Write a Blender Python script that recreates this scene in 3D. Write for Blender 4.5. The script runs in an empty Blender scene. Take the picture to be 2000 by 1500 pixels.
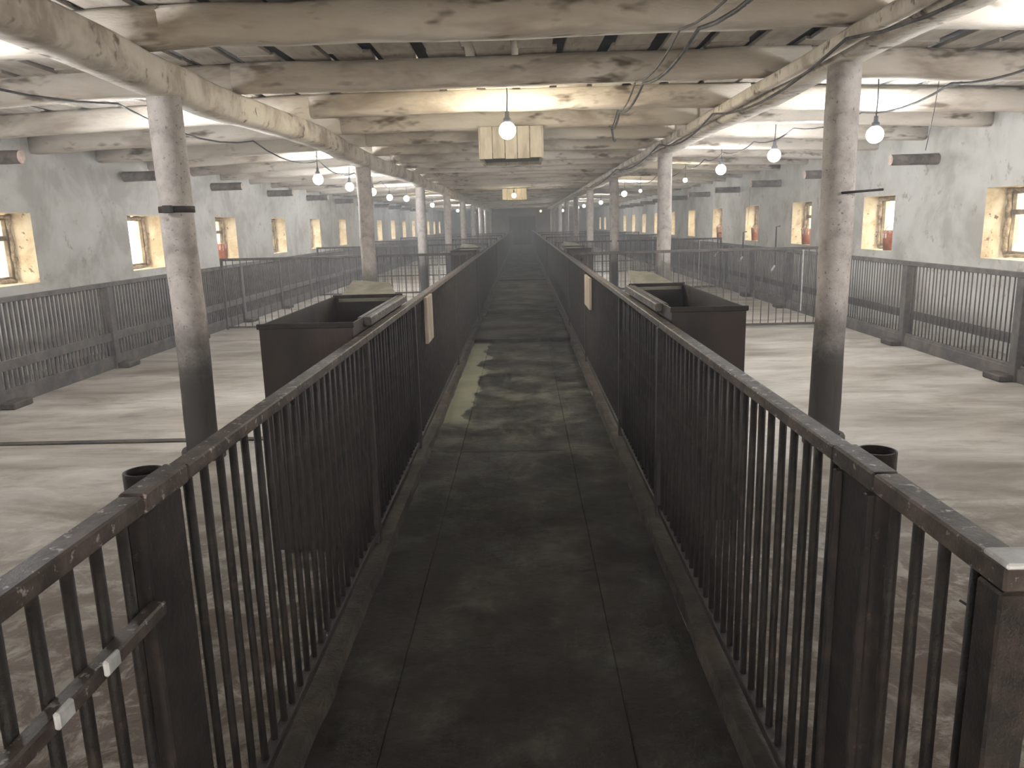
import bpy, math, random
from mathutils import Vector, Matrix
random.seed(7)
PI = math.pi
SC = bpy.context.scene
COL = SC.collection

# ------------------------------------------------------------------ camera
CAM_P, CAM_W, CAM_R = 11.80, -1.06, 1.5        # pitch down, yaw, roll in degrees
cd = bpy.data.cameras.new('camera'); cd.sensor_width = 36.0; cd.lens = 27.0; cd.clip_start = 0.05; cd.clip_end = 500
cam = bpy.data.objects.new('camera', cd); COL.objects.link(cam); SC.camera = cam
p, w, r = [math.radians(a) for a in (CAM_P, CAM_W, CAM_R)]
F = Vector((math.sin(w)*math.cos(p), math.cos(w)*math.cos(p), -math.sin(p)))
Rt = Vector((math.cos(w), -math.sin(w), 0)); U = Rt.cross(F)
R2 = Rt*math.cos(r) - U*math.sin(r); U2 = U*math.cos(r) + Rt*math.sin(r)
M = Matrix((R2, U2, -F)).transposed().to_4x4(); M.translation = Vector((0, 0, 1.6))
cam.matrix_world = M

# ------------------------------------------------------------------ world, exposure
SKY = 9.0          # overcast sky seen through the small windows
BULB = 1000.0       # watts of a white LED bulb's light
wd = bpy.data.worlds.new('sky'); SC.world = wd; wd.use_nodes = True
bg = wd.node_tree.nodes['Background']; bg.inputs[0].default_value = (1.0, 0.95, 0.86, 1); bg.inputs[1].default_value = SKY
vs = SC.view_settings; vs.view_transform = 'Standard'; vs.look = 'None'; vs.gamma = 1.0; vs.use_curve_mapping = False
vs.exposure = 0.35
cy = SC.cycles; cy.adaptive_threshold = .08; cy.adaptive_min_samples = 16; cy.max_bounces = 5; cy.diffuse_bounces = 3; cy.glossy_bounces = 2; cy.transmission_bounces = 2; cy.transparent_max_bounces = 8; cy.volume_bounces = 0

# ------------------------------------------------------------------ materials
def new_mat(name):
    m = bpy.data.materials.new(name); m.use_nodes = True
    nt = m.node_tree; b = nt.nodes['Principled BSDF']
    return m, nt, b
def N(nt, t, **kw):
    n = nt.nodes.new(t)
    for k, v in kw.items(): setattr(n, k, v)
    return n
def coords(nt, scale=(1, 1, 1), kind='Object'):
    tc = N(nt, 'ShaderNodeTexCoord'); mp = N(nt, 'ShaderNodeMapping'); mp.inputs['Scale'].default_value = scale
    nt.links.new(tc.outputs[kind], mp.inputs[0]); return mp.outputs[0]
def noise(nt, vec, scale, detail=5, rough=0.6, dist=0.0):
    n = N(nt, 'ShaderNodeTexNoise'); n.inputs['Scale'].default_value = scale; n.inputs['Detail'].default_value = detail
    n.inputs['Roughness'].default_value = rough; n.inputs['Distortion'].default_value = dist
    nt.links.new(vec, n.inputs['Vector']); return n.outputs[0]
def ramp(nt, fac, stops, interp='LINEAR'):
    n = N(nt, 'ShaderNodeValToRGB'); cr = n.color_ramp; cr.interpolation = interp
    while len(cr.elements) < len(stops): cr.elements.new(0.5)
    for e, (pos, c) in zip(cr.elements, stops):
        e.position = pos; e.color = (*c, 1) if isinstance(c, tuple) else (c, c, c, 1)
    nt.links.new(fac, n.inputs[0]); return n.outputs[0]
def mixc(nt, fac, a, b):
    n = N(nt, 'ShaderNodeMix', data_type='RGBA')
    for sock, v in ((n.inputs[0], fac), (n.inputs[6], a), (n.inputs[7], b)):
        if isinstance(v, (int, float)): sock.default_value = v
        elif isinstance(v, tuple): sock.default_value = (*v, 1)
        else: nt.links.new(v, sock)
    return n.outputs[2]
def math_(nt, op, a, b=None, clamp=False):
    n = N(nt, 'ShaderNodeMath', operation=op, use_clamp=clamp)
    for i, v in enumerate((a, b)):
        if v is None: continue
        if isinstance(v, (int, float)): n.inputs[i].default_value = v
        else: nt.links.new(v, n.inputs[i])
    return n.outputs[0]
def mrange(nt, v, a, b, c=0.0, d=1.0):
    n = N(nt, 'ShaderNodeMapRange'); n.interpolation_type = 'SMOOTHSTEP'
    for i, x in enumerate((a, b, c, d)): n.inputs[i+1].default_value = x
    nt.links.new(v, n.inputs[0]); return n.outputs[0]
def bump(nt, b, h, strength=0.4, dist=0.01):
    n = N(nt, 'ShaderNodeBump'); n.inputs['Strength'].default_value = strength; n.inputs['Distance'].default_value = dist
    nt.links.new(h, n.inputs['Height']); nt.links.new(n.outputs[0], b.inputs['Normal'])
def stained(name, stops, scale=3.0, rough=0.85, bscale=40, bstr=0.3, bdist=0.01, stretch=(1, 1, 1), spots=None, metallic=0.0):
    """a base colour that wanders through the stops, with fine grain in the relief"""
    m, nt, b = new_mat(name)
    v = coords(nt, stretch)
    n1 = noise(nt, v, scale, 4, 0.65, 0.3)
    c = ramp(nt, n1, stops)
    if spots:
        sc, lo, hi, sco = spots
        n2 = noise(nt, v, sc, 3, 0.7)
        c = mixc(nt, ramp(nt, n2, [(lo, 0.0), (hi, 1.0)]), c, sco)
    nt.links.new(c, b.inputs['Base Color']); b.inputs['Roughness'].default_value = rough; b.inputs['Metallic'].default_value = metallic
    bump(nt, b, noise(nt, v, bscale, 3, 0.7), bstr, bdist)
    return m

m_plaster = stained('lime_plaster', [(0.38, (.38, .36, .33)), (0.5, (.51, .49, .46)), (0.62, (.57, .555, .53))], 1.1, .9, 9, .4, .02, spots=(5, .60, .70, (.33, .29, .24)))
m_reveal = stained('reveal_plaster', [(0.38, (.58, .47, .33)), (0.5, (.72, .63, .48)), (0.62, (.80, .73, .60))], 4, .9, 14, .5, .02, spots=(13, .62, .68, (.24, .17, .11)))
m_white = stained('whitewashed_wood', [(0.36, (.40, .34, .275)), (0.5, (.64, .575, .495)), (0.64, (.73, .67, .59))], 2.6, .9, 16, .6, .015, spots=(6, .58, .68, (.18, .135, .10)))
m_joist = stained('limewashed_joist', [(0.36, (.40, .335, .27)), (0.48, (.64, .57, .49)), (0.64, (.72, .66, .585))], 2.4, .9, 14, .6, .015, stretch=(.35, 1, 1), spots=(5, .57, .68, (.17, .125, .09)))
m_board = stained('limewashed_board', [(0.36, (.34, .29, .24)), (0.5, (.54, .49, .43)), (0.64, (.64, .60, .54))], 2.6, .9, 16, .5, .01, stretch=(1, .3, 1), spots=(4, .57, .68, (.19, .15, .115)))
m_attic = stained('dark_roof_lining', [(0.4, (.03, .026, .024)), (0.6, (.06, .052, .046))], 3, .95)  # plain dark lining above the board gaps, also on the shaft flaps
m_ventboard = stained('pale_shaft_board', [(0.38, (.36, .31, .235)), (0.5, (.52, .455, .36)), (0.62, (.62, .56, .46))], 5, .85, 22, .3, .008, stretch=(1, 1, .25))
m_steel = stained('rusty_dark_steel', [(0.36, (.012, .0085, .0078)), (0.5, (.022, .0155, .0138)), (0.64, (.042, .028, .0235))], 9, .62, 70, .5, .004, spots=(45, .64, .72, (.075, .05, .038)))
m_bar = stained('rebar_steel', [(0.36, (.011, .008, .0072)), (0.5, (.020, .014, .012)), (0.64, (.042, .027, .021))], 14, .6, 120, .6, .004)
m_rail = stained('worn_rail_steel', [(0.36, (.045, .033, .029)), (0.5, (.085, .064, .056)), (0.64, (.13, .10, .088))], 11, .55, 60, .5, .004, spots=(38, .60, .68, (.42, .38, .37)))
m_sheet = stained('rusty_sheet', [(0.36, (.015, .0095, .009)), (0.5, (.030, .019, .017)), (0.64, (.052, .032, .028))], 3.5, .6, 40, .25, .004, stretch=(1, 1, .25))
m_bfence = stained('grey_fence_steel', [(0.36, (.045, .038, .037)), (0.5, (.085, .070, .066)), (0.64, (.13, .105, .093))], 6, .65, 60, .4, .004)
m_galv = stained('galvanised_steel', [(0.4, (.42, .42, .43)), (0.6, (.68, .68, .69))], 12, .45, 60, .3, .003)
m_cable = stained('dusty_cable', [(0.4, (.035, .034, .033)), (0.6, (.11, .105, .10))], 8, .7)
m_kerb = stained('kerb_concrete', [(0.36, (.018, .014, .012)), (0.5, (.042, .032, .026)), (0.64, (.085, .064, .050))], 5, .75, 25, .8, .015)
m_log = stained('log_wood', [(0.38, (.075, .055, .045)), (0.5, (.15, .115, .095)), (0.62, (.22, .175, .15))], 5, .85, 25, .4, .01)
m_cut = stained('pale_log_end', [(0.4, (.42, .31, .25)), (0.6, (.62, .48, .40))], 12, .85)
m_frame = stained('grey_window_frame', [(0.4, (.14, .11, .08)), (0.6, (.32, .265, .20))], 6, .75)
m_putty = stained('crumbling_putty', [(0.4, (.26, .20, .14)), (0.6, (.48, .40, .30))], 20, .9, 30, .8, .02)
m_red = stained('red_plastic', [(0.4, (.52, .18, .11)), (0.6, (.66, .28, .19))], 9, .5, 40, .15, .003)
m_drip = stained('dried_whitewash_drips', [(0.4, (.52, .43, .38)), (0.6, (.72, .63, .57))], 14, .8)
m_plate = stained('pale_wood_plate', [(0.4, (.32, .255, .19)), (0.6, (.48, .40, .32))], 8, .8, 30, .3, .005, stretch=(1, 1, .3))
m_lid = stained('pale_lid_board', [(0.4, (.30, .285, .22)), (0.6, (.45, .43, .35))], 5, .8)
m_socket = stained('grey_lamp_socket', [(0.4, (.12, .13, .15)), (0.6, (.25, .26, .28))], 8, .5)
m_yard = stained('pale_yard', [(0.4, (.42, .39, .34)), (0.6, (.55, .52, .46))], 1.0, .95)
m_endwall = stained('brown_end_plaster', [(0.4, (.22, .165, .125)), (0.6, (.36, .285, .22))], .8, .9)
m_door = stained('dark_door_boards', [(0.4, (.03, .03, .032)), (0.6, (.06, .058, .058))], 3, .8)

def emit(name, col, s):
    m, nt, b = new_mat(name)
    b.inputs['Base Color'].default_value = (.8, .8, .8, 1)
    b.inputs['Emission Color'].default_value = (*col, 1); b.inputs['Emission Strength'].default_value = s
    m.cycles.emission_sampling = 'NONE'      # the lamp inside the globe does the lighting
    return m
m_lit = emit('lit_white_globe', (.96, .985, 1.0), 6.0)
m_warm = emit('lit_yellow_globe', (1.0, .86, .50), 2.6)
m_mid = emit('lit_cream_globe', (1.0, .97, .86), 5.0)
m_dim = emit('lit_small_globe', (1.0, .95, .82), 3.0)

def make_glass():
    m, nt, b = new_mat('dusty_pane'); out = nt.nodes['Material Output']
    t = N(nt, 'ShaderNodeBsdfTransparent'); t.inputs[0].default_value = (.90, .88, .82, 1)
    g = N(nt, 'ShaderNodeBsdfGlossy'); g.inputs['Roughness'].default_value = .15
    mx = N(nt, 'ShaderNodeMixShader'); mx.inputs[0].default_value = .06
    nt.links.new(t.outputs[0], mx.inputs[1]); nt.links.new(g.outputs[0], mx.inputs[2]); nt.links.new(mx.outputs[0], out.inputs[0])
    return m
m_glass = make_glass()

def make_column():
    m, nt, b = new_mat('column_whitewash')
    v = coords(nt); z = N(nt, 'ShaderNodeSeparateXYZ'); nt.links.new(v, z.inputs[0])
    n1 = noise(nt, v, 5, 6, .65)
    c = ramp(nt, n1, [(.36, (.31, .275, .255)), (.5, (.47, .425, .40)), (.64, (.56, .52, .495))])
    c = mixc(nt, ramp(nt, noise(nt, v, 42, 3, .6), [(.62, 0.0), (.68, 1.0)]), c, (.20, .165, .145))
    h = math_(nt, 'ADD', z.outputs[2], math_(nt, 'MULTIPLY', math_(nt, 'SUBTRACT', noise(nt, v, 3.2, 5, .7), .5), .9))
    dirt = mrange(nt, h, .55, 1.25, 1.0, 0.0)     # splashed muck reaches to about a metre
    c = mixc(nt, dirt, c, (.055, .046, .043))
    nt.links.new(c, b.inputs['Base Color']); b.inputs['Roughness'].default_value = .8
    bump(nt, b, noise(nt, v, 22, 5, .7), .5, .012)
    return m
m_column = make_column()

def make_floor():
    m, nt, b = new_mat('pen_concrete')
    v = coords(nt); z = N(nt, 'ShaderNodeSeparateXYZ'); nt.links.new(v, z.inputs[0])
    vs_ = coords(nt, (.55, 1.5, 1))
    n1 = noise(nt, vs_, 1.1, 6, .68, .6)
    c = ramp(nt, n1, [(.34, (.19, .16, .13)), (.45, (.34, .305, .265)), (.56, (.44, .405, .36)), (.66, (.54, .505, .455))])
    c = mixc(nt, ramp(nt, noise(nt, vs_, 5.0, 6, .7), [(.50, 0.0), (.66, .6)]), c, (.20, .15, .11))
    # muck trodden along the aisle fences at the near end of the pens
    ax = math_(nt, 'ABSOLUTE', z.outputs[0])
    near = math_(nt, 'MULTIPLY', mrange(nt, z.outputs[1], 2.8, 5.6, 1.0, 0.0), mrange(nt, ax, 1.4, 3.6, 1.0, 0.35))
    mud = math_(nt, 'MULTIPLY', near, ramp(nt, noise(nt, v, 5.0, 6, .75, .6), [(.40, 0.12), (.52, 1.0)]))
    c = mixc(nt, mud, c, (.10, .066, .044))
    nt.links.new(c, b.inputs['Base Color'])
    wet = noise(nt, vs_, .9, 4, .6)
    rg = ramp(nt, wet, [(.40, .30), (.62, .72)])
    nt.links.new(rg, b.inputs['Roughness'])
    hh = math_(nt, 'ADD', math_(nt, 'MULTIPLY', noise(nt, v, 30, 6, .75), math_(nt, 'ADD', math_(nt, 'MULTIPLY', near, 1.2), .12)), math_(nt, 'MULTIPLY', noise(nt, v, 3, 3, .5), .35))
    bump(nt, b, hh, .55, .03)
    return m
m_floor = make_floor()

def make_aisle():
    m, nt, b = new_mat('aisle_concrete')
    v = coords(nt); z = N(nt, 'ShaderNodeSeparateXYZ'); nt.links.new(v, z.inputs[0])
    n1 = noise(nt, v, 2.2, 6, .7, .4)
    c = ramp(nt, n1, [(.38, (.007, .006, .005)), (.46, (.020, .019, .015)), (.54, (.050, .049, .039)), (.62, (.115, .112, .090))])
    # brown droppings over both ends of the walkway; near darkness is partly painted shade
    br = math_(nt, 'ADD', mrange(nt, z.outputs[1], 3.2, 6.0, .92, 0.0), mrange(nt, z.outputs[1], 8.6, 10.6, 0.0, .75))
    c = mixc(nt, math_(nt, 'MULTIPLY', br, ramp(nt, noise(nt, v, 4.5, 6, .7), [(.38, 1.0), (.62, .35)])), c, (.022, .0145, .0115))
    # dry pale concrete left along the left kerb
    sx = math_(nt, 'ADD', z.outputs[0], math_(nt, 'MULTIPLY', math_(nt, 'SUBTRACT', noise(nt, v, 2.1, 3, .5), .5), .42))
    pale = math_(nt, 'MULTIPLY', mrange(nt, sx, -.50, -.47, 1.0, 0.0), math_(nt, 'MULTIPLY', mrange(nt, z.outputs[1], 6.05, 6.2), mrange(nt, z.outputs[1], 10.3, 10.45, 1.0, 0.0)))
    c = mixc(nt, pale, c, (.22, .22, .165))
    nt.links.new(c, b.inputs['Base Color'])
    nt.links.new(ramp(nt, noise(nt, v, 1.6, 4, .6), [(.4, .45), (.65, .8)]), b.inputs['Roughness'])
    b.inputs['Specular IOR Level'].default_value = .22
    bump(nt, b, noise(nt, v, 18, 7, .75), .9, .03)
    return m
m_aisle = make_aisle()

# ------------------------------------------------------------------ mesh helpers
class MB:
    def __init__(s): s.v = []; s.f = []; s.mi = []; s.sm = []
    def add(s, vs_, fs, mi=0, smooth=False):
        o = len(s.v); s.v += [tuple(x) for x in vs_]
        for f in fs: s.f.append([i+o for i in f]); s.mi.append(mi); s.sm.append(smooth)
        return s
    def box(s, x0, x1, y0, y1, z0, z1, mi=0, sides=None):
        """sides: optional {'x':mi,'y':mi,'z':mi} for other faces' material"""
        vs_ = [(x, y, z) for x in (x0, x1) for y in (y0, y1) for z in (z0, z1)]
        fs = [(0, 1, 3, 2), (4, 6, 7, 5), (0, 4, 5, 1), (2, 3, 7, 6), (0, 2, 6, 4), (1, 5, 7, 3)]
        o = len(s.v); s.v += vs_
        for k, f in enumerate(fs):
            s.f.append([i+o for i in f]); ax = 'xyz'[k//2]
            s.mi.append(sides.get(ax, mi) if sides else mi); s.sm.append(False)
        return s
    def bbox(s, x0, x1, y0, y1, z0, z1, b=.004, mi=0):
        """box with chamfered edges"""
        xs, ys, zs = (x0, x1), (y0, y1), (z0, z1)
        V = []; idx = {}
        for i in (0, 1):
            for j in (0, 1):
                for k in (0, 1):
                    sx, sy, sz = (1 if i == 0 else -1), (1 if j == 0 else -1), (1 if k == 0 else -1)
                    X, Y, Z = xs[i], ys[j], zs[k]
                    for a, pt in (('x', (X, Y+sy*b, Z+sz*b)), ('y', (X+sx*b, Y, Z+sz*b)), ('z', (X+sx*b, Y+sy*b, Z))):
                        idx[(i, j, k, a)] = len(V); V.append(pt)
        Fs = []
        for i in (0, 1):
            q = [idx[(i, j, k, 'x')] for j, k in ((0, 0), (0, 1), (1, 1), (1, 0))]; Fs.append(q if i == 0 else q[::-1])
            q = [idx[(j, i, k, 'y')] for j, k in ((0, 0), (1, 0), (1, 1), (0, 1))]; Fs.append(q if i == 0 else q[::-1])
            q = [idx[(j, k, i, 'z')] for j, k in ((0, 0), (0, 1), (1, 1), (1, 0))]; Fs.append(q if i == 0 else q[::-1])
        for i in (0, 1):
            for j in (0, 1):
                Fs.append([idx[(i, j, 0, 'x')], idx[(i, j, 1, 'x')], idx[(i, j, 1, 'y')], idx[(i, j, 0, 'y')]])
                Fs.append([idx[(i, 0, j, 'x')], idx[(i, 1, j, 'x')], idx[(i, 1, j, 'z')], idx[(i, 0, j, 'z')]])
                Fs.append([idx[(0, i, j, 'y')], idx[(1, i, j, 'y')], idx[(1, i, j, 'z')], idx[(0, i, j, 'z')]])
                for k in (0, 1): Fs.append([idx[(i, j, k, a)] for a in 'xyz'])
        return s.add(V, Fs, mi)
    def tube(s, pts, rad, n=8, mi=0, caps=True, smooth=True, section=None, wob=0.0, seed=0):
        """sweep a round (or given) section along a polyline; rad may be a list"""
        rnd = random.Random(seed); pts = [Vector(q) for q in pts]; V = []; L = len(pts)
        rads = rad if isinstance(rad, (list, tuple)) else [rad]*L
        for i, q in enumerate(pts):
            d = (pts[min(i+1, L-1)] - pts[max(i-1, 0)]).normalized()
            ref = Vector((0, 0, 1)) if abs(d.z) < .9 else Vector((0, 1, 0))
            a = d.cross(ref).normalized(); c = a.cross(d)
            for k in range(n):
                if section: su, sv = section[k]
                else: t = 2*PI*k/n; su, sv = math.cos(t), math.sin(t)
                g = 1 + wob*(rnd.random()-.5)
                V.append(q + a*su*rads[i]*g + c*sv*rads[i]*g)
        Fs = []
        for i in range(L-1):
            for k in range(n):
                Fs.append([i*n+k, i*n+(k+1) % n, (i+1)*n+(k+1) % n, (i+1)*n+k])
        s.add(V, Fs, mi, smooth)
        if caps:
            o = len(s.v) - len(V)
            s.f.append([o+k for k in range(n)][::-1]); s.mi.append(mi); s.sm.append(False)
            s.f.append([o+(L-1)*n+k for k in range(n)]); s.mi.append(mi); s.sm.append(False)
        return s
    def lathe(s, prof, c=(0, 0, 0), n=20, mi=0):
        V = []; Fs = []
        for (rr, z) in prof:
            for k in range(n):
                t = 2*PI*k/n; V.append((c[0]+rr*math.cos(t), c[1]+rr*math.sin(t), c[2]+z))
        for i in range(len(prof)-1):
            for k in range(n):
                Fs.append([i*n+k, i*n+(k+1) % n, (i+1)*n+(k+1) % n, (i+1)*n+k])
        return s.add(V, Fs, mi, True)
    def mesh(s, name, mats):
        me = bpy.data.meshes.new(name); me.from_pydata(s.v, [], s.f)
        for m in (mats if isinstance(mats, (list, tuple)) else [mats]): me.materials.append(m)
        me.polygons.foreach_set('material_index', s.mi); me.polygons.foreach_set('use_smooth', s.sm)
        me.update(); return me
    def build(s, name, mats, parent=None, loc=(0, 0, 0)):
        return place(name, s.mesh(name, mats), parent, loc)
def place(name, me, parent=None, loc=(0, 0, 0), rot=(0, 0, 0)):
    o = bpy.data.objects.new(name, me); COL.objects.link(o); o.location = loc; o.rotation_euler = rot
    if parent is not None: o.parent = parent
    return o
def tag(o, label, cat, group=None):
    o['label'] = label; o['category'] = cat
    if group: o['group'] = group
    return o
def struct(o): o['kind'] = 'structure'; return o
def stuff(o): o['kind'] = 'stuff'; return o
def empty(name, loc, label, cat, group=None):
    return tag(place(name, None, None, loc), label, cat, group)

SQ = [(-1, -.72), (-.72, -1), (0, -1.04), (.72, -1), (1, -.72), (1.03, 0), (1, .72), (.72, 1), (0, 1.04), (-.72, 1), (-1, .72), (-1.03, 0)]
def timber(mb, pts, wdt, hgt, seed, wob=.05, mi=0):
    """a hewn, slightly wavy beam: rounded-square section of half width wdt and half height hgt"""
    sec = [(a*wdt, b*hgt) for a, b in SQ]
    mb.tube(pts, 1.0, 12, mi, True, True, sec, wob, seed)
ORD = ['first', 'second', 'third', 'fourth', 'fifth', 'sixth', 'seventh', 'eighth', 'ninth', 'tenth', 'eleventh', 'twelfth']

# ------------------------------------------------------------------ the building
XR, XL = 5.50, -5.85           # inner faces of the side walls
TW = .42                       # wall thickness
Y0, Y1 = -3.0, 60.0
HW = 3.06                      # wall head
WZ0, WZ1 = 1.05, 1.87          # window opening
WW = 1.05                      # window width along the wall
win_r = [9.43 + 3.33*k for k in range(-2, 15)]     # far edge of each opening
win_l = [9.28 + 3.33*k for k in range(-2, 15)]

def side_wall(name, x0, x1, wins):
    mb = MB(); S = {'y': 1, 'z': 1}
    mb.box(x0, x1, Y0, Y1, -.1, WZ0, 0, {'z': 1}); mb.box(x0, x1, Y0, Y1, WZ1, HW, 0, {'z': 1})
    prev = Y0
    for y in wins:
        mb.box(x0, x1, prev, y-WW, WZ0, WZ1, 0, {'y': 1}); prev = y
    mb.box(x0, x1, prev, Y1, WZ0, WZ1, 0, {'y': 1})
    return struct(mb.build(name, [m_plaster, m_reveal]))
side_wall('wall_right', XR, XR+TW, win_r)
side_wall('wall_left', XL-TW, XL, win_l)
mb = MB(); mb.box(XL-TW, XR+TW, Y1, Y1+.4, -.1, HW); struct(mb.build('wall_back', m_endwall))
mb = MB(); mb.box(XL-TW, -1.6, Y0-.4, Y0, -.1, HW); mb.box(1.6, XR+TW, Y0-.4, Y0, -.1, HW); mb.box(-1.6, 1.6, Y0-.4, Y0, 2.45, HW)
struct(mb.build('wall_front', m_plaster))       # the entrance behind the camera stands open
mb = MB(); mb.box(-60, 60, -40, 120, -.4, -.12); struct(mb.build('ground', m_yard))

# floors: pen floors, the walkway, and its raised far slab
mb = MB()
mb.box(XL, -.70, Y0, Y1, -.1, 0); mb.box(.62, XR, Y0, Y1, -.1, 0)
struct(mb.build('floor', m_floor))
fa = MB()
def slab(x0, x1, y0, y1, z):
    fa.bbox(x0, x1, y0, y1, -.1, z, .003)
cuts = [Y0, .6, 5.3, 10.48]
for a, b in zip(cuts[:-1], cuts[1:]):
    slab(-.70, -.4795, a+.001, b-.001, 0.006); slab(-.4785, .3095, a+.001, b-.001, 0.0); slab(.3105, .62, a+.001, b-.001, 0.004)
slab(-.70, .62, 10.485, 13.3, .045); slab(-.70, .62, 13.31, 22, .0); slab(-.70, .62, 22.01, 22.4, .04); slab(-.70, .62, 22.41, Y1, 0)
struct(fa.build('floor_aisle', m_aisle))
# low kerbs that carry the aisle fences
def kerb(name, x0, x1, seed):
    rnd = random.Random(seed); mb = MB(); V = []; Fs = []
    n = 120
    for i in range(n+1):
        y = Y0 + (20-Y0)*i/n if i < n else Y1
        j = [rnd.uniform(-.008, .008) for _ in range(3)]
        V += [(x0+j[0], y, -.02), (x0+.012+j[1], y, .058+j[2]), (x1-.012-j[1], y, .058+j[2]), (x1+j[0], y, -.02)]
    for i in range(n):
        for k in range(3): Fs.append([i*4+k, i*4+k+1, (i+1)*4+k+1, (i+1)*4+k])
    mb.add(V, Fs); return struct(mb.build(name, m_kerb))
kerb('trim_1', .615, .745, 1); kerb('trim_2', -.83, -.69, 2)

# ceiling: roof lining, loose boards laid along the barn, and hewn joists under them
JB, JT = 2.70, 2.915           # joist underside and top over the middle bay
def drop(x):                   # the side bays fall a little towards the walls
    e = max(0.0, (x-2.2)/(XR-2.2), (-2.2-x)/(-2.2-XL)); return -.13*e
ceil_ = MB(); ceil_.box(XL-TW, XR+TW, Y0-.4, Y1+.4, HW+.005, HW+.12); ceil_ = struct(ceil_.build('ceiling', m_attic))
joist_y = [-1.6, -.1, 1.55, 3.2, 4.82, 6.48, 8.10, 9.46]
y = 10.95
while y < Y1-.5: joist_y.append(y + random.uniform(-.12, .12)); y += 1.5
def joist(y, x0, x1, seed, w_=.105, n=10):
    rnd = random.Random(seed); mb = MB(); pts = []
    sg = rnd.uniform(-.025, .025); hz = (JT-JB)/2
    for i in range(n+1):
        t = i/n; x = x0+(x1-x0)*t
        pts.append((x, y+w_+rnd.uniform(-.012, .012), JB+hz+drop(x)+sg*math.sin(PI*t)+rnd.uniform(-.008, .008)))
    timber(mb, pts, w_, hz, seed, .07); return mb
far_j = MB()
for i, y in enumerate(joist_y):
    segs = ((XL-.02, -2.12, 11), (-2.3, 2.3, 12), (2.1, XR+.02, 13))
    for k, (a, b, q) in enumerate(segs):
        dy = (0, .0, .0)[k] + random.uniform(-.03, .03)
        if y < 24: joist(y+dy, a, b, i*7+q).build('joist', m_joist, ceil_)
        else:
            mb = joist(y+dy, a, b, i*7+q, n=4); far_j.add(mb.v, mb.f, 0, True)
stuff(far_j.build('joist_far_run', m_joist, ceil_))
# boards
def board_mesh(wd_, ln, seed):
    rnd = random.Random(seed); mb = MB(); V = []; n = 5
    for i in range(n+1):
        y = ln*i/n; j = rnd.uniform(-.012, .012); k = rnd.uniform(-.012, .012)
        V += [(-wd_/2+j, y, 0), (wd_/2+k, y, 0), (wd_/2+k, y, .028), (-wd_/2+j, y, .028)]
    Fs = [[0, 1, 2, 3], [n*4+3, n*4+2, n*4+1, n*4]]
    for i in range(n):
        for k in range(4): Fs.append([i*4+k, (i+1)*4+k, (i+1)*4+(k+1) % 4, i*4+(k+1) % 4])
    mb.add(V, Fs); return mb
protos = [board_mesh(.255+.02*(s % 3), 4.6, s).mesh('board', m_board) for s in range(6)]
xs = []
x = XL+.16
while x < XR-.1: xs.append(x); x += .365
for j, x in enumerate(xs):
    zz = JT + drop(x) + .003
    tilt = 0 if abs(x) < 2.2 else math.copysign(.039, x)
    ys0 = -2.9 + (.0, 1.5, -.0, 2.2)[j % 4]
    for k in range(5):
        o = place('board', protos[(j*3+k) % 6], ceil_, (x+random.uniform(-.02, .02), ys0+4.62*k, zz+random.uniform(0, .008)), (0, tilt, random.uniform(-.006, .006)))
farb = MB()
for j, x in enumerate(xs):
    farb.box(x-.125, x+.125, -2.9 + (.0, 1.5, -.0, 2.2)[j % 4]+4.62*5, Y1, JT+drop(x), JT+drop(x)+.03)
stuff(farb.build('board_far_run', m_board, ceil_))

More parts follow.
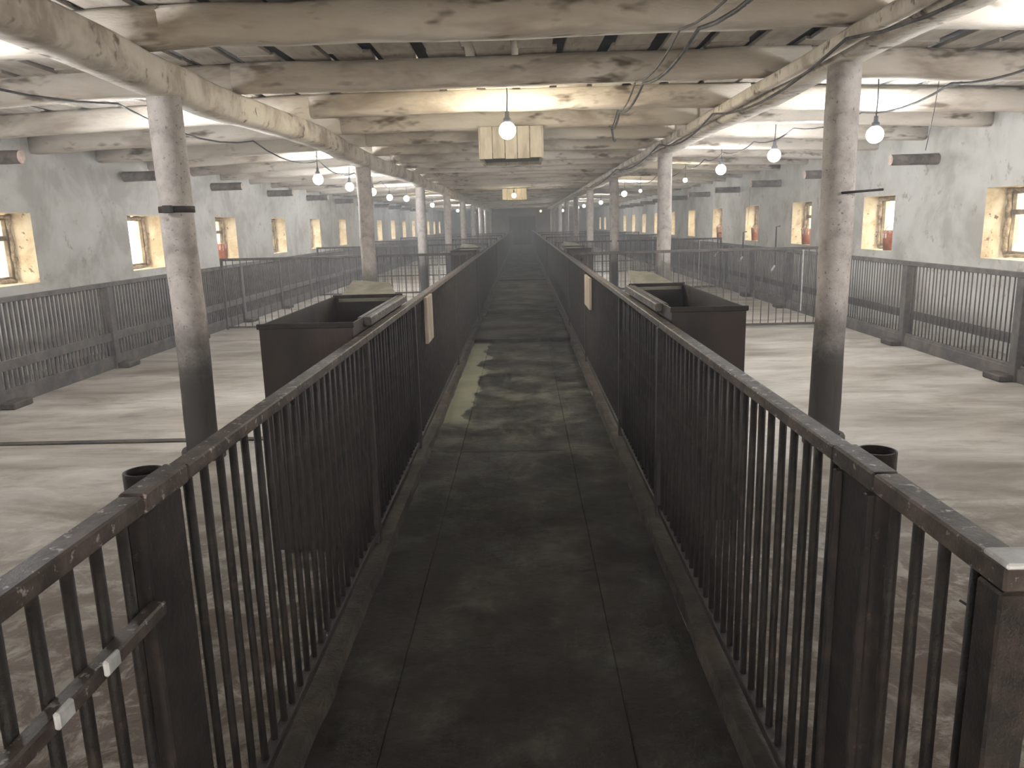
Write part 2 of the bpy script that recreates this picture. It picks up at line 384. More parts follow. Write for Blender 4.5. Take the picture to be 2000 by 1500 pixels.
# ------------------------------------------------------------------ windows
def window(n, x_in, sgn, yfar, kind):
    """x_in: inner wall face; sgn: outward direction; kind: 0 transom, 1 two tall panes, 2 open pane without bars"""
    xa, xb = sorted((x_in+sgn*.27, x_in+sgn*.32)); y0, y1 = yfar-WW, yfar
    root = struct(place('window_%d' % n, None, None, ((xa+xb)/2, (y0+y1)/2, WZ0)))
    ox, oy, oz = root.location
    f = MB(); t = .06
    def B(m, a, b, c, d): m.bbox(xa-ox, xb-ox, a-oy, b-oy, c-oz, d-oz, .004)
    B(f, y0+.02, y0+.02+t, WZ0+.02, WZ1-.02); B(f, y1-.02-t, y1-.02, WZ0+.02, WZ1-.02)
    B(f, y0+.02+t, y1-.02-t, WZ0+.02, WZ0+.02+t); B(f, y0+.02+t, y1-.02-t, WZ1-.02-t, WZ1-.02)
    f.build('window_frame', m_frame, root)
    ym = (y0+y1)/2; zt = WZ0+.53; xm = (xa+xb)/2
    panes = []
    if kind == 0:
        mb = MB(); B(mb, y0+.08, y1-.08, zt-.03, zt+.03); mb.build('transom', m_frame, root)
        mb = MB(); B(mb, ym-.022, ym+.022, WZ0+.08, zt-.03); mb.build('mullion', m_frame, root)
        mb = MB(); B(mb, ym-.022, ym+.022, zt+.03, WZ1-.08); mb.build('mullion', m_frame, root)
        for a, b in ((y0+.08, ym-.022), (ym+.022, y1-.08)):
            panes += [(a, b, WZ0+.08, zt-.03), (a, b, zt+.03, WZ1-.08)]
    elif kind == 1:
        mb = MB(); B(mb, ym-.015, ym+.015, WZ0+.08, WZ1-.08); mb.build('mullion', m_frame, root)
        panes = [(y0+.08, ym-.015, WZ0+.08, WZ1-.08), (ym+.015, y1-.08, WZ0+.08, WZ1-.08)]
    else:
        panes = [(y0+.08, y1-.08, WZ0+.08, WZ1-.08)]
    for a, b, c, d in panes:
        mb = MB(); mb.box(xm-.002-ox, xm+.002-ox, a-oy, b-oy, c-oz, d-oz); mb.build('pane', m_glass, root)
    # crumbling mortar around the frame on the room side
    rnd = random.Random(n); mb = MB(); xi = (xa if sgn > 0 else xb) - sgn*.012 - ox
    ring = []
    for i in range(12): ring.append((xi, y1-.035-oy+rnd.uniform(-.012, .012), .03+(WZ1-WZ0-.06)*i/11))
    for i in range(1, 14): ring.append((xi, y1-.035-oy-(WW-.07)*i/13, WZ1-WZ0-.03+rnd.uniform(-.012, .01)))
    mb.tube(ring, [rnd.uniform(.018, .042) for _ in ring], 7, wob=.35, seed=n)
    low = [(xi, y1-.05-oy-(WW-.1)*i/9, .022+rnd.uniform(-.004, .008)) for i in range(10)]
    mb.tube(low, [rnd.uniform(.015, .03) for _ in low], 7, wob=.35, seed=n+50)
    mb.build('mortar_bead', m_putty, root)
KR = {2: 0, 3: 1, 4: 0, 5: 1}; KL = {2: 0, 3: 2, 4: 0}
n = 1
for i, y in enumerate(win_r): window(n, XR, 1, y, KR.get(i, i % 2)); n += 1
for i, y in enumerate(win_l): window(n, XL, -1, y, KL.get(i, (i+1) % 2)); n += 1

# end wall door
d = struct(place('door_1', None, None, (0, Y1-.03, 0)))
for k in range(6):
    mb = MB(); mb.bbox(-1.0+k*.335, -1.0+k*.335+.325, -.03, .02, 0.0, 2.1, .006); mb.build('plank', m_door, d)
mb = MB(); mb.bbox(-1.1, -1.01, -.05, .03, 0, 2.2); mb.bbox(1.01, 1.1, -.05, .03, 0, 2.2); mb.bbox(-1.1, 1.1, -.05, .03, 2.11, 2.2); mb.build('door_frame', m_frame, d)

# ------------------------------------------------------------------ columns and long beams
def column(x, y, h, rad, label, seed, ring=False, clamp=False, rod=False):
    root = empty('column', (x, y, 0), label, 'column', 'whitewashed columns along the barn')
    rnd = random.Random(seed); mb = MB(); zs = [0, .03, .3, .7, 1.1, 1.5, 1.9, 2.25, h]
    pts = [(rnd.uniform(-.006, .006), rnd.uniform(-.006, .006), z) for z in zs]
    mb.tube(pts, [rad*rnd.uniform(.97, 1.03) for _ in zs], 20, wob=.015, seed=seed); sh = mb.build('shaft', m_column, root)
    if ring:
        mb = MB(); mb.lathe([(rad*1.02, .07), (rad*1.28, .075), (rad*1.36, .055), (rad*1.36, 0)], n=20); mb.build('base_collar', m_kerb, root)
    if clamp:
        mb = MB(); mb.lathe([(rad*1.0, -.022), (rad*1.06, -.02), (rad*1.06, .02), (rad*1.0, .022)], (0, 0, clamp), 20)
        mb.bbox(-.03, .03, -rad*1.13-.035, -rad*1.1, clamp-.025, clamp+.025); mb.build('clamp_band', m_steel, sh)
    if rod:
        mb = MB(); mb.tube([(-.02, -rad-.01, 1.742), (.25, -rad-.01, 1.757)], .008, 8); mb.build('bracket_rod', m_steel, sh)
    return root
col_y = [5.36 + 6.45*k for k in range(9)]
for i, y in enumerate(col_y):
    column(2.13, y, 2.56, .106, ('speckled whitewashed column beside the nearest hanging bulb, right of the aisle' if i == 0 else '%s whitewashed column from the camera in the row right of the aisle' % ORD[i]), 30+i, ring=True, rod=(i == 0))
    column(-2.34, y-.05, 2.50, .110, ('nearest whitewashed column left of the aisle with a dark clamp band' if i == 0 else '%s whitewashed column from the camera in the row left of the aisle' % ORD[i]), 60+i, ring=True, clamp=1.75 if i == 0 else 0)
def long_beam(x, seed, label, zc, hz, hw, waves):
    rnd = random.Random(seed); mb = MB(); pts = []
    yy = Y0
    while yy < Y1+.01:
        pts.append((x+waves*math.sin(yy*1.3+seed)*.8+rnd.uniform(-.01, .01), yy, zc+waves*math.sin(yy*.9+seed*2)+rnd.uniform(-.01, .01))); yy += .5
    timber(mb, pts, hw, hz, seed, .06)
    o = mb.build('long_beam', m_white); tag(o, label, 'beam'); return o
long_beam(-2.33, 3, 'thick wavy whitewashed log beam running along the left columns', 2.59, .105, .12, .022)
long_beam(2.16, 5, 'squared grimy long beam carried by the right columns', 2.645, .085, .125, .008)
mb = MB(); rnd = random.Random(4)
timber(mb, [(1.962+rnd.uniform(-.01, .01), Y0+i*.6, 2.63+rnd.uniform(-.008, .008)) for i in range(105)], .035, .045, 9, .06)
tag(mb.build('batten', m_white), 'slim wooden batten fixed along the aisle side of the right beam', 'batten')

# log stubs that stick out of the walls above the windows
def stub(x_wall, sgn, y, z, ln, label):
    root = empty('log_stub', (x_wall, y, z), label, 'log', 'log stubs in the side walls')
    mb = MB(); mb.tube([(-sgn*ln*t, 0, 0) for t in (0, .25, .5, .75, 1)], [.075, .073, .072, .072, .07], 14, caps=False, wob=.04, seed=int(y*10)); 
    mb.build('bark_log', m_log, root)
    mb = MB(); mb.tube([(-sgn*(ln-.015), 0, 0), (-sgn*(ln+.004), 0, 0)], .068, 14); mb.build('cut_end', m_cut, root)
for k in range(12):
    stub(XR, 1, 7.45+3.15*k, 2.29, .62, '%s log stub from the camera in the right-hand wall' % ORD[k])
    stub(XL, -1, 8.35+3.27*k, 2.42, .58, '%s log stub from the camera in the left-hand wall' % ORD[k])

# ------------------------------------------------------------------ fences
bar_me = {}
def bar_mesh(rad, h, mat):
    k = (rad, round(h, 3), mat.name)
    if k not in bar_me:
        mb = MB(); mb.tube([(0, 0, h*t) for t in (0, .33, .66, 1)], rad, 8, wob=.22, seed=len(bar_me)); bar_me[k] = mb.mesh('bar', mat)
    return bar_me[k]
def panel(name, p0, p1, label, ztop, pitch, rad, mat, rmat, rail=(.05, .035), zbot=.10, post=.055, single=True, midband=None, baseband=None, group=None, cat='fence', first_post=True, end_post=False, post_over=0.0, skip=()):
    """a fence bay from p0 to p1: top rail, bottom rail, posts and upright bars"""
    p0, p1 = Vector((*p0, 0)), Vector((*p1, 0)); ln = (p1-p0).length; ang = math.atan2(p1.y-p0.y, p1.x-p0.x)
    root = empty(name, p0, label, cat, group); root.rotation_euler = (0, 0, ang)
    rw, rh = rail
    mb = MB(); mb.bbox(0, ln, -rw/2, rw/2, ztop-rh, ztop, .004); mb.build('top_rail', rmat, root)
    if zbot is not None:
        mb = MB(); mb.bbox(0, ln, -rw*.35, rw*.35, zbot-.015, zbot+.02, .004); mb.build('bottom_rail', mat, root)
    for z0, z1, th in (midband or ()):
        mb = MB(); mb.bbox(0, ln, -th-.012, -.012, z0, z1, .004); mb.build('cross_band', mat, root)
    if baseband:
        mb = MB(); mb.bbox(0, ln, -.02, .03, 0, baseband, .004); mb.build('base_board', mat, root)
    x0 = 0.0
    if first_post:
        mb = MB(); mb.bbox(0, post, -post/2, post/2, 0, ztop-rh+post_over, .004); mb.build('post', mat, root); x0 = post
    x1 = ln
    if end_post:
        mb = MB(); mb.bbox(ln-post, ln, -post/2, post/2, 0, ztop-rh+post_over, .004); mb.build('post', mat, root); x1 = ln-post
    zb = zbot if zbot is not None else 0.0
    cnt = max(1, int((x1-x0)/pitch)); st = (x1-x0)/cnt; h = ztop-rh-zb+.01
    if single:
        me = bar_mesh(rad, h, mat)
        for i in range(cnt):
            xx = x0+st*(i+.5)
            if any(a < xx < b for a, b in skip): continue
            place('bar', me, root, (xx+random.uniform(-.004, .004), 0, zb), (random.uniform(-.003, .003), random.uniform(-.003, .003), random.uniform(0, 6)))
    else:
        mb = MB()
        for i in range(cnt):
            xx = x0+st*(i+.5); mb.tube([(xx, 0, zb), (xx, 0, zb+h)], rad, 6, caps=False)
        stuff(mb.build('bar_row', mat, root))
    return root

XF, XG = .70, -.77             # right and left aisle fences
ZT = 1.10
GP = 'fences along the aisle'
# right aisle fence
g = panel('fence_gate', (XF, 1.02), (XF, 1.44), 'dark steel gate with a pale galvanised post cap in the right foreground', ZT+.005, .082, .0105, m_bar, m_rail, rail=(.052, .04), group=GP, cat='gate', first_post=True, post=.06)
mb = MB(); mb.bbox(-.012, .048, -.032, .032, ZT+.006, ZT+.016, .003); mb.build('post_cap', m_galv, g)
mb = MB()
mb.tube([(.125, .012, .99), (.10, -.02, .97), (.085, -.028, .90), (.115, -.02, .82), (.135, -.026, .70), (.14, -.022, .60), (.13, -.016, .50)], .0022, 6); mb.build('tie_wire', m_cable, g)
panel('aisle_fence', (XF, 1.645), (XF, 3.86), 'dark rebar fence panel between the foreground gate and right feed hopper', ZT, .0865, .0105, m_bar, m_rail, group=GP, first_post=False)
panel('aisle_fence', (XF, 3.86), (XF, 5.45), 'dark rebar fence panel in front of the right feed hopper', ZT, .085, .0105, m_bar, m_rail, group=GP)
panel('aisle_fence', (XF, 5.45), (XF, 8.5), 'dark fence panel with a pale upright plate right of the aisle', ZT, .085, .0105, m_bar, m_rail, group=GP, single=False)
panel('aisle_fence', (XF, 8.5), (XF, 11.6), 'right aisle fence panel ending at the pen divider, just past pale plate', ZT, .085, .0105, m_bar, m_rail, group=GP, single=False)
panel('aisle_fence', (XF, 11.6), (XF, 22.0), 'long dark fence run right of the aisle beyond the first pen divider', ZT, .085, .0105, m_bar, m_rail, group=GP, single=False)
panel('aisle_fence', (XF, 22.0), (XF, 59.5), 'farthest dark fence run right of the aisle towards the end wall', ZT, .1, .0105, m_bar, m_rail, group=GP, single=False)
# left aisle fence
g = panel('fence_gate', (XG, .80), (XG, 1.40), 'dark steel gate with a lower rail in the left foreground', ZT+.003, .082, .0105, m_bar, m_rail, rail=(.05, .038), group=GP, cat='gate', first_post=True, post=.05)
mb = MB(); mb.bbox(.02, .60, -.045, -.012, .855, .885, .004); mb.build('lower_rail', m_rail, g)
for q in (.22, .36):
    mb = MB(); mb.bbox(q, q+.045, -.055, -.044, .865, .895, .004); mb.build('latch', m_galv, g)
panel('aisle_fence', (XG, 1.605), (XG, 3.58), 'dark rebar fence panel between the foreground gate and left feed hopper', ZT, .0865, .0105, m_bar, m_rail, group=GP, first_post=False)
panel('aisle_fence', (XG, 3.58), (XG, 5.2), 'dark rebar fence panel in front of the left feed hopper', ZT, .085, .0105, m_bar, m_rail, group=GP)
panel('aisle_fence', (XG, 5.2), (XG, 8.5), 'dark fence panel with a pale upright plate left of the aisle', ZT, .085, .0105, m_bar, m_rail, group=GP, single=False)
panel('aisle_fence', (XG, 8.5), (XG, 12.6), 'left aisle fence panel ending at the pen divider, just past pale plate', ZT, .085, .0105, m_bar, m_rail, group=GP, single=False)
panel('aisle_fence', (XG, 12.6), (XG, 22.0), 'long dark fence run left of the aisle beyond the first pen divider', ZT, .085, .0105, m_bar, m_rail, group=GP, single=False)
panel('aisle_fence', (XG, 22.0), (XG, 59.5), 'farthest dark fence run left of the aisle towards the end wall', ZT, .1, .0105, m_bar, m_rail, group=GP, single=False)

# heavy posts beside the gates: a channel plate and an open pipe behind the rail
def gate_post(x, y, sgn, label):
    root = empty('gate_post', (x, y, 0), label, 'post', 'heavy gate posts')
    mb = MB(); mb.bbox(-.018, .018, -.085, .085, 0, ZT-.04, .004); mb.bbox(-.034, -.016, -.085, -.068, 0, ZT-.04, .003); mb.bbox(-.034, -.016, .068, .085, 0, ZT-.04, .003)
    mb.build('channel', m_steel, root)
    mb = MB(); mb.bbox(-.027, .027, -.089, .108, ZT-.037, ZT+.006, .005); mb.build('cap_rail', m_rail, root)
    mb = MB(); mb.lathe([(.041, 0), (.041, ZT+.004), (.035, ZT+.004), (.035, .72), (0.0005, .72)], (sgn*.05, .065, 0), 22); mb.build('open_pipe', m_steel, root)
gate_post(XF, 1.53, 1, 'wide channel post with an open pipe behind the right foreground rail')
gate_post(XG, 1.49, -1, 'wide channel post with an open pipe behind the left foreground rail')

# pale upright plates on the fences
def plate(x, y, z0, z1, label, hl=.30):
    mb = MB(); mb.bbox(-.012, .012, -hl, hl, 0, z1-z0, .004); tag(mb.build('marker_plate', m_plate, None, (x, y, z0)), label, 'plate')
plate(.655, 7.9, .74, 1.055, 'pale upright plate on the right aisle fence')
plate(-.725, 5.80, .74, 1.085, 'pale upright plate on the left aisle fence', .17)

# feed hoppers behind the aisle fences
def hopper(x0, x1, y0, y1, h, inner, label, lid=True):
    """open rusty box; inner = +1 when the aisle is on the -x side"""
    cx, cy = (x0+x1)/2, (y0+y1)/2
    root = empty('feed_hopper', (cx, cy, 0), label, 'feeder', 'rusty feed hoppers')
    a, b, c, d = x0-cx, x1-cx, y0-cy, y1-cy; t = .006
    for nm, bx in (('near_panel', (a, b, c, c+t)), ('far_panel', (a, b, d-t, d)), ('side_panel', (a, a+t, c+t, d-t)), ('side_panel', (b-t, b, c+t, d-t))):
        mb = MB(); mb.bbox(*bx, 0.02, h, .002); mb.build(nm, m_sheet, root)
    mb = MB(); mb.bbox(a+t, b-t, c+t, d-t, .35, .356, .002); mb.build('hopper_floor', m_sheet, root)
    e = .009
    for q in (c, d):
        mb = MB(); mb.bbox(a-e, b+e, q-e, q+e, h-.02, h+.006, .003); mb.build('rim', m_steel, root)
    xa = a if inner > 0 else b
    mb = MB(); mb.bbox(xa-.035, xa+.035, c+.28, d, h-.05, h-.004, .005); mb.build('aisle_rim', m_rail, root)
    if lid:
        mb = MB(); ya, yb = d-.02, d+.42
        sgn = inner
        V = [(a+.03, ya, h-.02), (b-.02, ya, h-.02), (b-.14, yb, h+.05), (a+.04, yb, h+.075)]
        V2 = [(q[0], q[1]+.012, q[2]-.02) for q in V]
        mb.add(V+V2, [[0, 1, 2, 3], [7, 6, 5, 4], [0, 4, 5, 1], [1, 5, 6, 2], [2, 6, 7, 3], [3, 7, 4, 0]]); mb.build('raised_lid', m_lid, root)
    return root
hopper(.745, 1.12, 3.88, 5.42, 1.16, 1, 'rusty open feed hopper behind the nearest right aisle fence')
hopper(-1.26, -.815, 3.60, 5.10, 1.158, -1, 'rusty open feed hopper behind the nearest left aisle fence')
hopper(.745, 1.16, 13.2, 14.7, 1.158, 1, 'distant rusty feed hopper past the right pen divider', True)
hopper(-1.26, -.815, 13.6, 15.1, 1.158, -1, 'distant rusty feed hopper past the left pen divider', True)

# outer pen fences parallel to the side walls
def back_bay(x, y0, y1, label, single, blk):
    r = panel('pen_fence', (x, y0), (x, y1), label, 1.03, .0755, .0075 if x > 0 else .0145, m_bfence, m_bfence, rail=(.06, .05), zbot=.14, post=.11, single=single, midband=[(.34, .44, .02)], baseband=.13, group='outer pen fences')
    if blk:
        mb = MB(); mb.bbox(.01, .30, -.19 if x < 0 else .032, -.022 if x < 0 else .18, 0, .065, .012); mb.build('foot_block', m_kerb, r)
    return r
by = [2.95, 5.05, 7.2, 9.4, 11.55, 13.7, 15.85, 18.0]
for i, (a, b) in enumerate(zip(by[:-1], by[1:])):
    back_bay(4.68, a, b, ('fine-barred pen fence bay beside the camera at the right wall', 'fine-barred pen fence bay running out of the picture at right', 'fine-barred pen fence bay below the nearest right window', 'fine-barred pen fence bay just right of the nearest right column')[i] if i < 4 else '%s fine-barred bay beyond the divider, before the right wall' % ORD[i-4], 1 <= i <= 3, True)
back_bay(4.68, 18.0, 59, 'far continuous run of the fine-barred pen fence before the right wall', False, False)
by = [2.6, 4.75, 6.95, 9.1, 11.3, 13.5, 15.7, 17.9]
for i, (a, b) in enumerate(zip(by[:-1], by[1:])):
    back_bay(-5.0, a, b, ('fine-barred pen fence bay beside the camera at the left wall', 'fine-barred pen fence bay running out of the picture at left', 'leftmost fine-barred pen fence bay in view, below the nearest left window', 'fine-barred pen fence bay below the bright left window without bars', 'fine-barred pen fence bay just right of the nearest left column')[i] if i < 5 else '%s fine-barred bay beyond the divider, before the left wall' % ORD[i-5], False, True)
back_bay(-5.0, 17.9, 59, 'far continuous run of the fine-barred pen fence before the left wall', False, False)

# dividers across the pens
def divider(x0, x1, y, label, single):
    r = panel('pen_divider', (x0, y), (x1, y), label, 1.16, .11, .0065, m_bfence, m_bfence, rail=(.045, .04), zbot=.03, post=.04, single=single, group='pen dividers', end_post=True)
    ln = abs(x1-x0)
    mb = MB(); mb.bbox(ln*.865, ln*.865+.013, -.022, -.002, .22, 1.12, .003); mb.build('gate_upright', m_galv, r)
    return r
divider(.74, 4.62, 11.46, 'thin-barred divider across the right pen at the second column', True)
divider(-4.94, -.82, 12.6, 'thin-barred divider across the left pen at the second column', True)
for k, y in enumerate((18.2, 24.7, 31.1, 37.5)):
    divider(.74, 4.62, y, '%s thin-barred divider from the camera across the right pens' % ORD[k+1], False)
    divider(-4.94, -.82, y+.4, '%s thin-barred divider from the camera across the left pens' % ORD[k+1], False)

# drinker pipes along the right pen fence
for k, (y, z0, z1) in enumerate(((14.2, .63, 1.42), (16.3, .70, 1.30), (18.4, .72, 1.25))):
    root = empty('drinker_pipe', (4.58, y, 0), ('longest drinker pipe, white tipped, before the right pen fence', 'middle drinker pipe, white tipped, before the right pen fence', 'farthest drinker pipe, white tipped, before the right pen fence')[k], 'pipe', 'pig drinkers')
    mb = MB(); mb.tube([(0, 0, z0+.09), (0, 0, z1), (.07, 0, z1+.01)], .013, 8); mb.build('riser', m_bfence, root)
    mb = MB(); mb.tube([(0, 0, z0+.10), (-.07, -.02, z0)], [.016, .02], 8); mb.build('nipple', m_galv, root)

# narrow dark strip on the left pen floor
mb = MB(); mb.bbox(-4.8, -.86, 5.72, 5.80, -.01, .012, .003); tag(mb.build('floor_strip', m_kerb), 'narrow dark strip across the left pen floor behind the first column', 'strip')

# ------------------------------------------------------------------ bulbs, wires, vent shafts
def bulb_meshes(mat, rad):
    g = MB(); prof = []
    for i in range(11):
        t = PI*i/10; prof.append((rad*math.sin(t)*(1.0 if t > PI/2 else 1.0), -rad*1.02*math.cos(t)))
    prof[-1] = (rad*.42, rad*.98); prof[0] = (0.0005, -rad*1.02); g.lathe(prof, n=18)
    s = MB(); s.lathe([(.0005, rad*.95), (rad*.48, rad*.95), (rad*.44, rad*1.35), (rad*.26, rad*1.5), (rad*.24, rad*2.1), (.0005, rad*2.12)], n=14)
    return g.mesh('globe', mat), s.mesh('socket', m_socket)
BM = {'w': bulb_meshes(m_lit, .08), 'y': bulb_meshes(m_warm, .08), 's': bulb_meshes(m_dim, .045), 'c': bulb_meshes(m_mid, .08)}
LC = {}
for k_, (c_, w_, r_) in {'w': ((.96, .985, 1.0), BULB, .083), 'y': ((1.0, .84, .50), BULB*.33, .083), 's': ((1.0, .93, .75), BULB*.2, .048), 'c': ((1.0, .91, .70), BULB*.9, .083)}.items():
    l_ = bpy.data.lights.new('bulb_light', 'POINT'); l_.energy = w_; l_.color = c_; l_.shadow_soft_size = r_; LC[k_] = l_
RB = {'w': .08, 'y': .08, 's': .045, 'c': .08}
def bulb(x, y, z, kind, label, ztop):
    root = empty('hanging_bulb', (x, y, z), label, 'light bulb', 'hanging bulbs')
    place('globe', BM[kind][0], root); place('socket', BM[kind][1], root); place('bulb_light', LC[kind], root)
    mb = MB(); rr = RB[kind]
    ztop = (JB if any(q-.02 < y < q+.23 for q in joist_y) else JT) + drop(x) + .004
    mb.tube([(0, 0, rr*2.05), (.006, 0, rr*2.05+(ztop-z-rr*2.05)*.5), (0, 0, ztop-z)], .006, 6); mb.build('cord', m_cable, root)
rb = [(3.38, 7.7, 'w'), (3.13, 9.91, 'w'), (3.12, 12.47, 'w'), (3.19, 15.5, 's'), (3.07, 20.5, 's'), (2.9, 22.4, 'w'), (3.2, 32.0, 'w'), (3.0, 38.2, 'w'), (2.96, 41.9, 'w'), (2.65, 51.3, 'w')]
rl = ['largest white bulb, right of the nearest right column', 'white bulb just left of the nearest right column', 'white bulb third along the right-hand row, on the sagging wire', 'small dim bulb with a dark socket, nearest of two on the right', 'small dim bulb with a dark socket, farther of two on the right']
for i, (x, y, k) in enumerate(rb):
    bulb(x, y, 2.34, k, rl[i] if i < len(rl) else '%s large white bulb from the camera in the right-hand row' % ORD[i-2], 2.69)
lb = [(-3.27, 7.35, 'w'), (-3.12, 12.15, 'w'), (-3.18, 14.63, 'w'), (-3.2, 16.96, 'w'), (-3.42, 20.42, 'w'), (-3.14, 21.48, 'w'), (-3.31, 26.1, 'y'), (-3.3, 29.0, 'w'), (-3.23, 34.9, 'w'), (-3.4, 41.6, 'w'), (-3.25, 43.6, 'w'), (-3.05, 50.2, 'w')]
for i, (x, y, k) in enumerate(lb):
    bulb(x, y, 2.34, k, ('yellow bulb among the white ones in the left-hand row' if k == 'y' else 'white bulb hidden behind the nearest left column' if i == 0 else '%s white bulb in the row on the left, counting into the distance' % ORD[i-1-(i > 6)]), 2.69)
bulb(3.3, 4.1, 2.34, 'w', 'white bulb nearest the camera, just past the right picture edge', 2.69)
bulb(-3.3, 4.0, 2.34, 'w', 'white bulb nearest the camera, just past the left picture edge', 2.69)
bulb(-.12, 7.5, 2.45, 'c', 'yellowish bulb over the aisle before the pale wooden shaft', 2.75)
bulb(-.24, 24.6, 2.45, 'y', 'yellow bulb over the middle of the aisle, second from the camera', 2.75)
bulb(1.3, 55.0, 2.40, 'y', 'tiny yellow bulb near the end wall, right of aisle', 2.75)

def cable(name, pts, rad, label, sag_n=6):
    mb = MB(); P = []
    for a, b in zip(pts[:-1], pts[1:]):
        a, b = Vector(a), Vector(b); L = (b-a).length; s = a[3] if len(a) > 3 else .05*L
        for i in range(sag_n):
            t = i/sag_n; q = a.lerp(b, t); q.z -= 4*t*(1-t)*min(.12, .045*L); P.append(q)
    P.append(Vector(pts[-1])); mb.tube(P, rad, 6); tag(mb.build(name, m_cable), label, 'cable')
cable('lamp_cable', [(3.43, 3.2, 2.59), (3.43, 4.9, 2.60), (3.43, 6.5, 2.60), (3.43, 8.15, 2.60), (3.22, 9.5, 2.61), (3.19, 11.0, 2.61), (3.18, 12.6, 2.61), (3.21, 14.0, 2.61), (3.24, 15.6, 2.61), (3.16, 18.5, 2.61), (3.11, 21.5, 2.61)], .009, 'dark cable sagging from joist to joist, feeding the right-hand bulbs')
cable('lamp_cable', [(-3.36, 3.2, 2.63), (-3.25, 6.5, 2.63), (-3.18, 9.5, 2.64), (-3.18, 12.5, 2.64), (-3.24, 15.4, 2.64), (-3.26, 18.4, 2.64), (-3.36, 21.4, 2.64)], .009, 'dark cable sagging from joist to joist, feeding the left-hand bulbs')
cable('ceiling_cable', [(1.12, 2.6, 2.69), (1.06, 4.85, 2.69), (.99, 6.52, 2.67), (1.0, 8.12, 2.67), (1.08, 9.5, 2.68), (1.3, 11.0, 2.68)], .013, 'thick pale-edged cable under the middle joists right of the aisle')
cable('ceiling_cable', [(1.00, 2.6, 2.69), (.95, 4.85, 2.69), (.93, 6.52, 2.685), (.98, 8.12, 2.685), (1.05, 9.5, 2.69)], .007, 'thin grey cable running beside the thicker one under middle joists')
cable('beam_cable', [(1.905, 2.0, 2.60), (1.905, 4.8, 2.60), (1.905, 8.0, 2.61), (1.90, 11.0, 2.61), (1.905, 16.0, 2.61), (1.905, 24.0, 2.61)], .010, 'dark cable strung along the batten of the right beam')
# thin drop wires
def drop_wire(p0, p1, label):
    mb = MB(); a, b = Vector(p0), Vector(p1)
    mb.tube([a, a.lerp(b, .5)+Vector((.01, 0, 0)), b], .0035, 6); tag(mb.build('drop_wire', m_cable), label, 'wire')
drop_wire((3.75, 7.3, 2.86), (3.72, 7.4, 2.16), 'thin wire hanging beside the largest right bulb')
drop_wire((5.46, 19.0, 2.30), (5.44, 19.02, 1.42), 'thin wire hanging before the fourth bucketed right window')

def shaft(x0, x1, y0, y1, z0, z1, label):
    root = empty('vent_shaft', ((x0+x1)/2, (y0+y1)/2, z0), label, 'shaft', 'ventilation shafts')
    a, b = (x1-x0)/2, (y1-y0)/2; h = z1-z0; rnd = random.Random(int(y0))
    nb = 5
    for k in range(nb):
        xa = -a+2*a*k/nb; xb = -a+2*a*(k+1)/nb
        for s in (-1, 1):
            mb = MB(); j = rnd.uniform(-.004, .004); mb.bbox(xa+.003, xb-.003, s*b-.012+j, s*b+.012+j, rnd.uniform(0, .015), h, .003); mb.build('board', m_ventboard, root)
        ya = -b+.014+(2*b-.028)*k/nb; yb = -b+.014+(2*b-.028)*(k+1)/nb
        for s in (-1, 1):
            mb = MB(); j = rnd.uniform(-.004, .004); mb.bbox(s*a-.012+j, s*a+.012+j, ya+.003, yb-.003, rnd.uniform(0, .015), h, .003); mb.build('board', m_ventboard, root)
    mb = MB(); mb.box(-a+.015, a-.015, -b+.015, b-.015, h*.15, h*.15+.02); mb.build('flap', m_attic, root)
shaft(-.47, .25, 9.28, 10.45, 2.335, 2.698, 'pale boarded ventilation shaft behind the bulb over the aisle')
shaft(-.62, .16, 25.4, 26.5, 2.335, 2.698, 'second ventilation shaft behind the yellow bulb over the aisle')

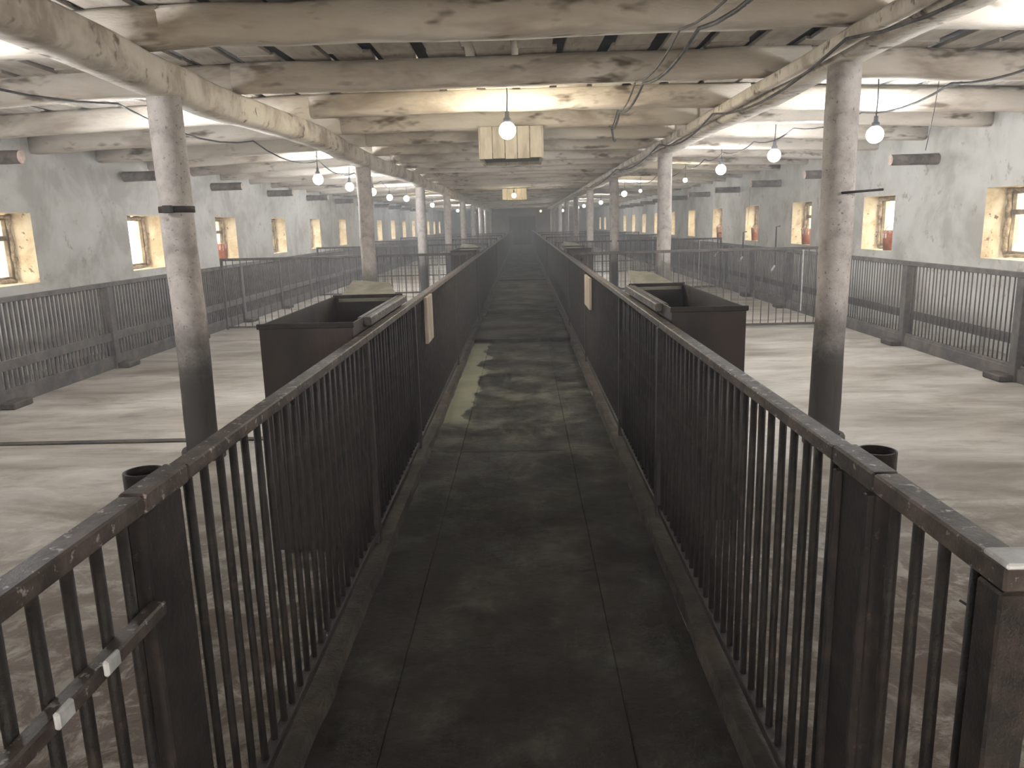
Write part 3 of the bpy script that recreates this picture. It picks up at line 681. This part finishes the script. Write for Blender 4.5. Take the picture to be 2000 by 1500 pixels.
# ------------------------------------------------------------------ buckets on the window sills
def bucket_parts():
    b = MB(); b.lathe([(.0005, .008), (.095, .008), (.10, 0), (.118, .285), (.124, .29), (.124, .30), (.114, .30), (.10, .02), (.0005, .02)], n=24)
    rim = MB(); rim.lathe([(.119, .255), (.125, .257), (.125, .268), (.120, .27)], n=24)
    hd = MB(); hd.tube([(0, .127*math.cos(t), .275+.10*math.sin(t)) for t in [PI*i/12 for i in range(13)]], .0045, 6)
    dr = MB(); rnd = random.Random(3)
    for k in range(13):
        t = 2*PI*k/13+rnd.uniform(-.1, .1); L = rnd.uniform(.04, .13); wd_ = rnd.uniform(.10, .2)
        V = []
        for tt, zz in ((t-wd_, .292), (t+wd_, .292), (t+wd_*.6, .292-L), (t-wd_*.6, .292-L)):
            rr = .1205 - (.292-zz)*.062+.0015; V.append((rr*math.cos(tt), rr*math.sin(tt), zz))
        V2 = [(q[0]*.975, q[1]*.975, q[2]) for q in V]
        dr.add(V+V2, [[0, 1, 2, 3], [7, 6, 5, 4], [0, 4, 5, 1], [1, 5, 6, 2], [2, 6, 7, 3], [3, 7, 4, 0]])
    return [('body', b.mesh('body', m_red)), ('rim_band', rim.mesh('rim_band', m_red)), ('handle', hd.mesh('handle', m_cable)), ('drips', dr.mesh('drips', m_drip))]
BK = bucket_parts()
def bucket(x, y, label, rot):
    root = empty('bucket', (x, y, WZ0+.001), label, 'bucket', 'red buckets on the window sills'); root.rotation_euler = (0, 0, rot)
    body = place(BK[0][0], BK[0][1], root)
    for nm, me in BK[1:]: place(nm, me, body)
bucket(XR+.13, win_r[3]-.73, 'white-dripped red bucket on the sill nearest the right column, right side', .3)
bucket(XR+.12, win_r[4]-.58, 'red bucket on the sill just left of the nearest right column', 1.2)
bucket(XR+.12, win_r[5]-.50, 'red bucket on the sill under the hanging window wire', 2.0)
bucket(XR+.12, win_r[6]-.45, 'farthest red bucket on a right-hand sill', .8)
bucket(XL-.13, win_l[4]-.55, 'red bucket on the sill of the left-hand wall', .5)

# ------------------------------------------------------------------ added haze volume in place of lens glare, lifts dark areas
HAZE = .012
if HAZE > 0:
    mh = bpy.data.materials.new('glare_haze'); mh.use_nodes = True; nt = mh.node_tree; nt.nodes.clear()
    vo = N(nt, 'ShaderNodeVolumeScatter'); vo.inputs['Density'].default_value = HAZE; vo.inputs['Anisotropy'].default_value = .15; vo.inputs['Color'].default_value = (.88, .93, 1, 1)
    ou = N(nt, 'ShaderNodeOutputMaterial'); nt.links.new(vo.outputs[0], ou.inputs['Volume'])
    mb = MB(); mb.box(XL+.01, XR-.01, Y0+.01, Y1-.01, .08, HW-.01)
    struct(mb.build('glare_haze', mh))
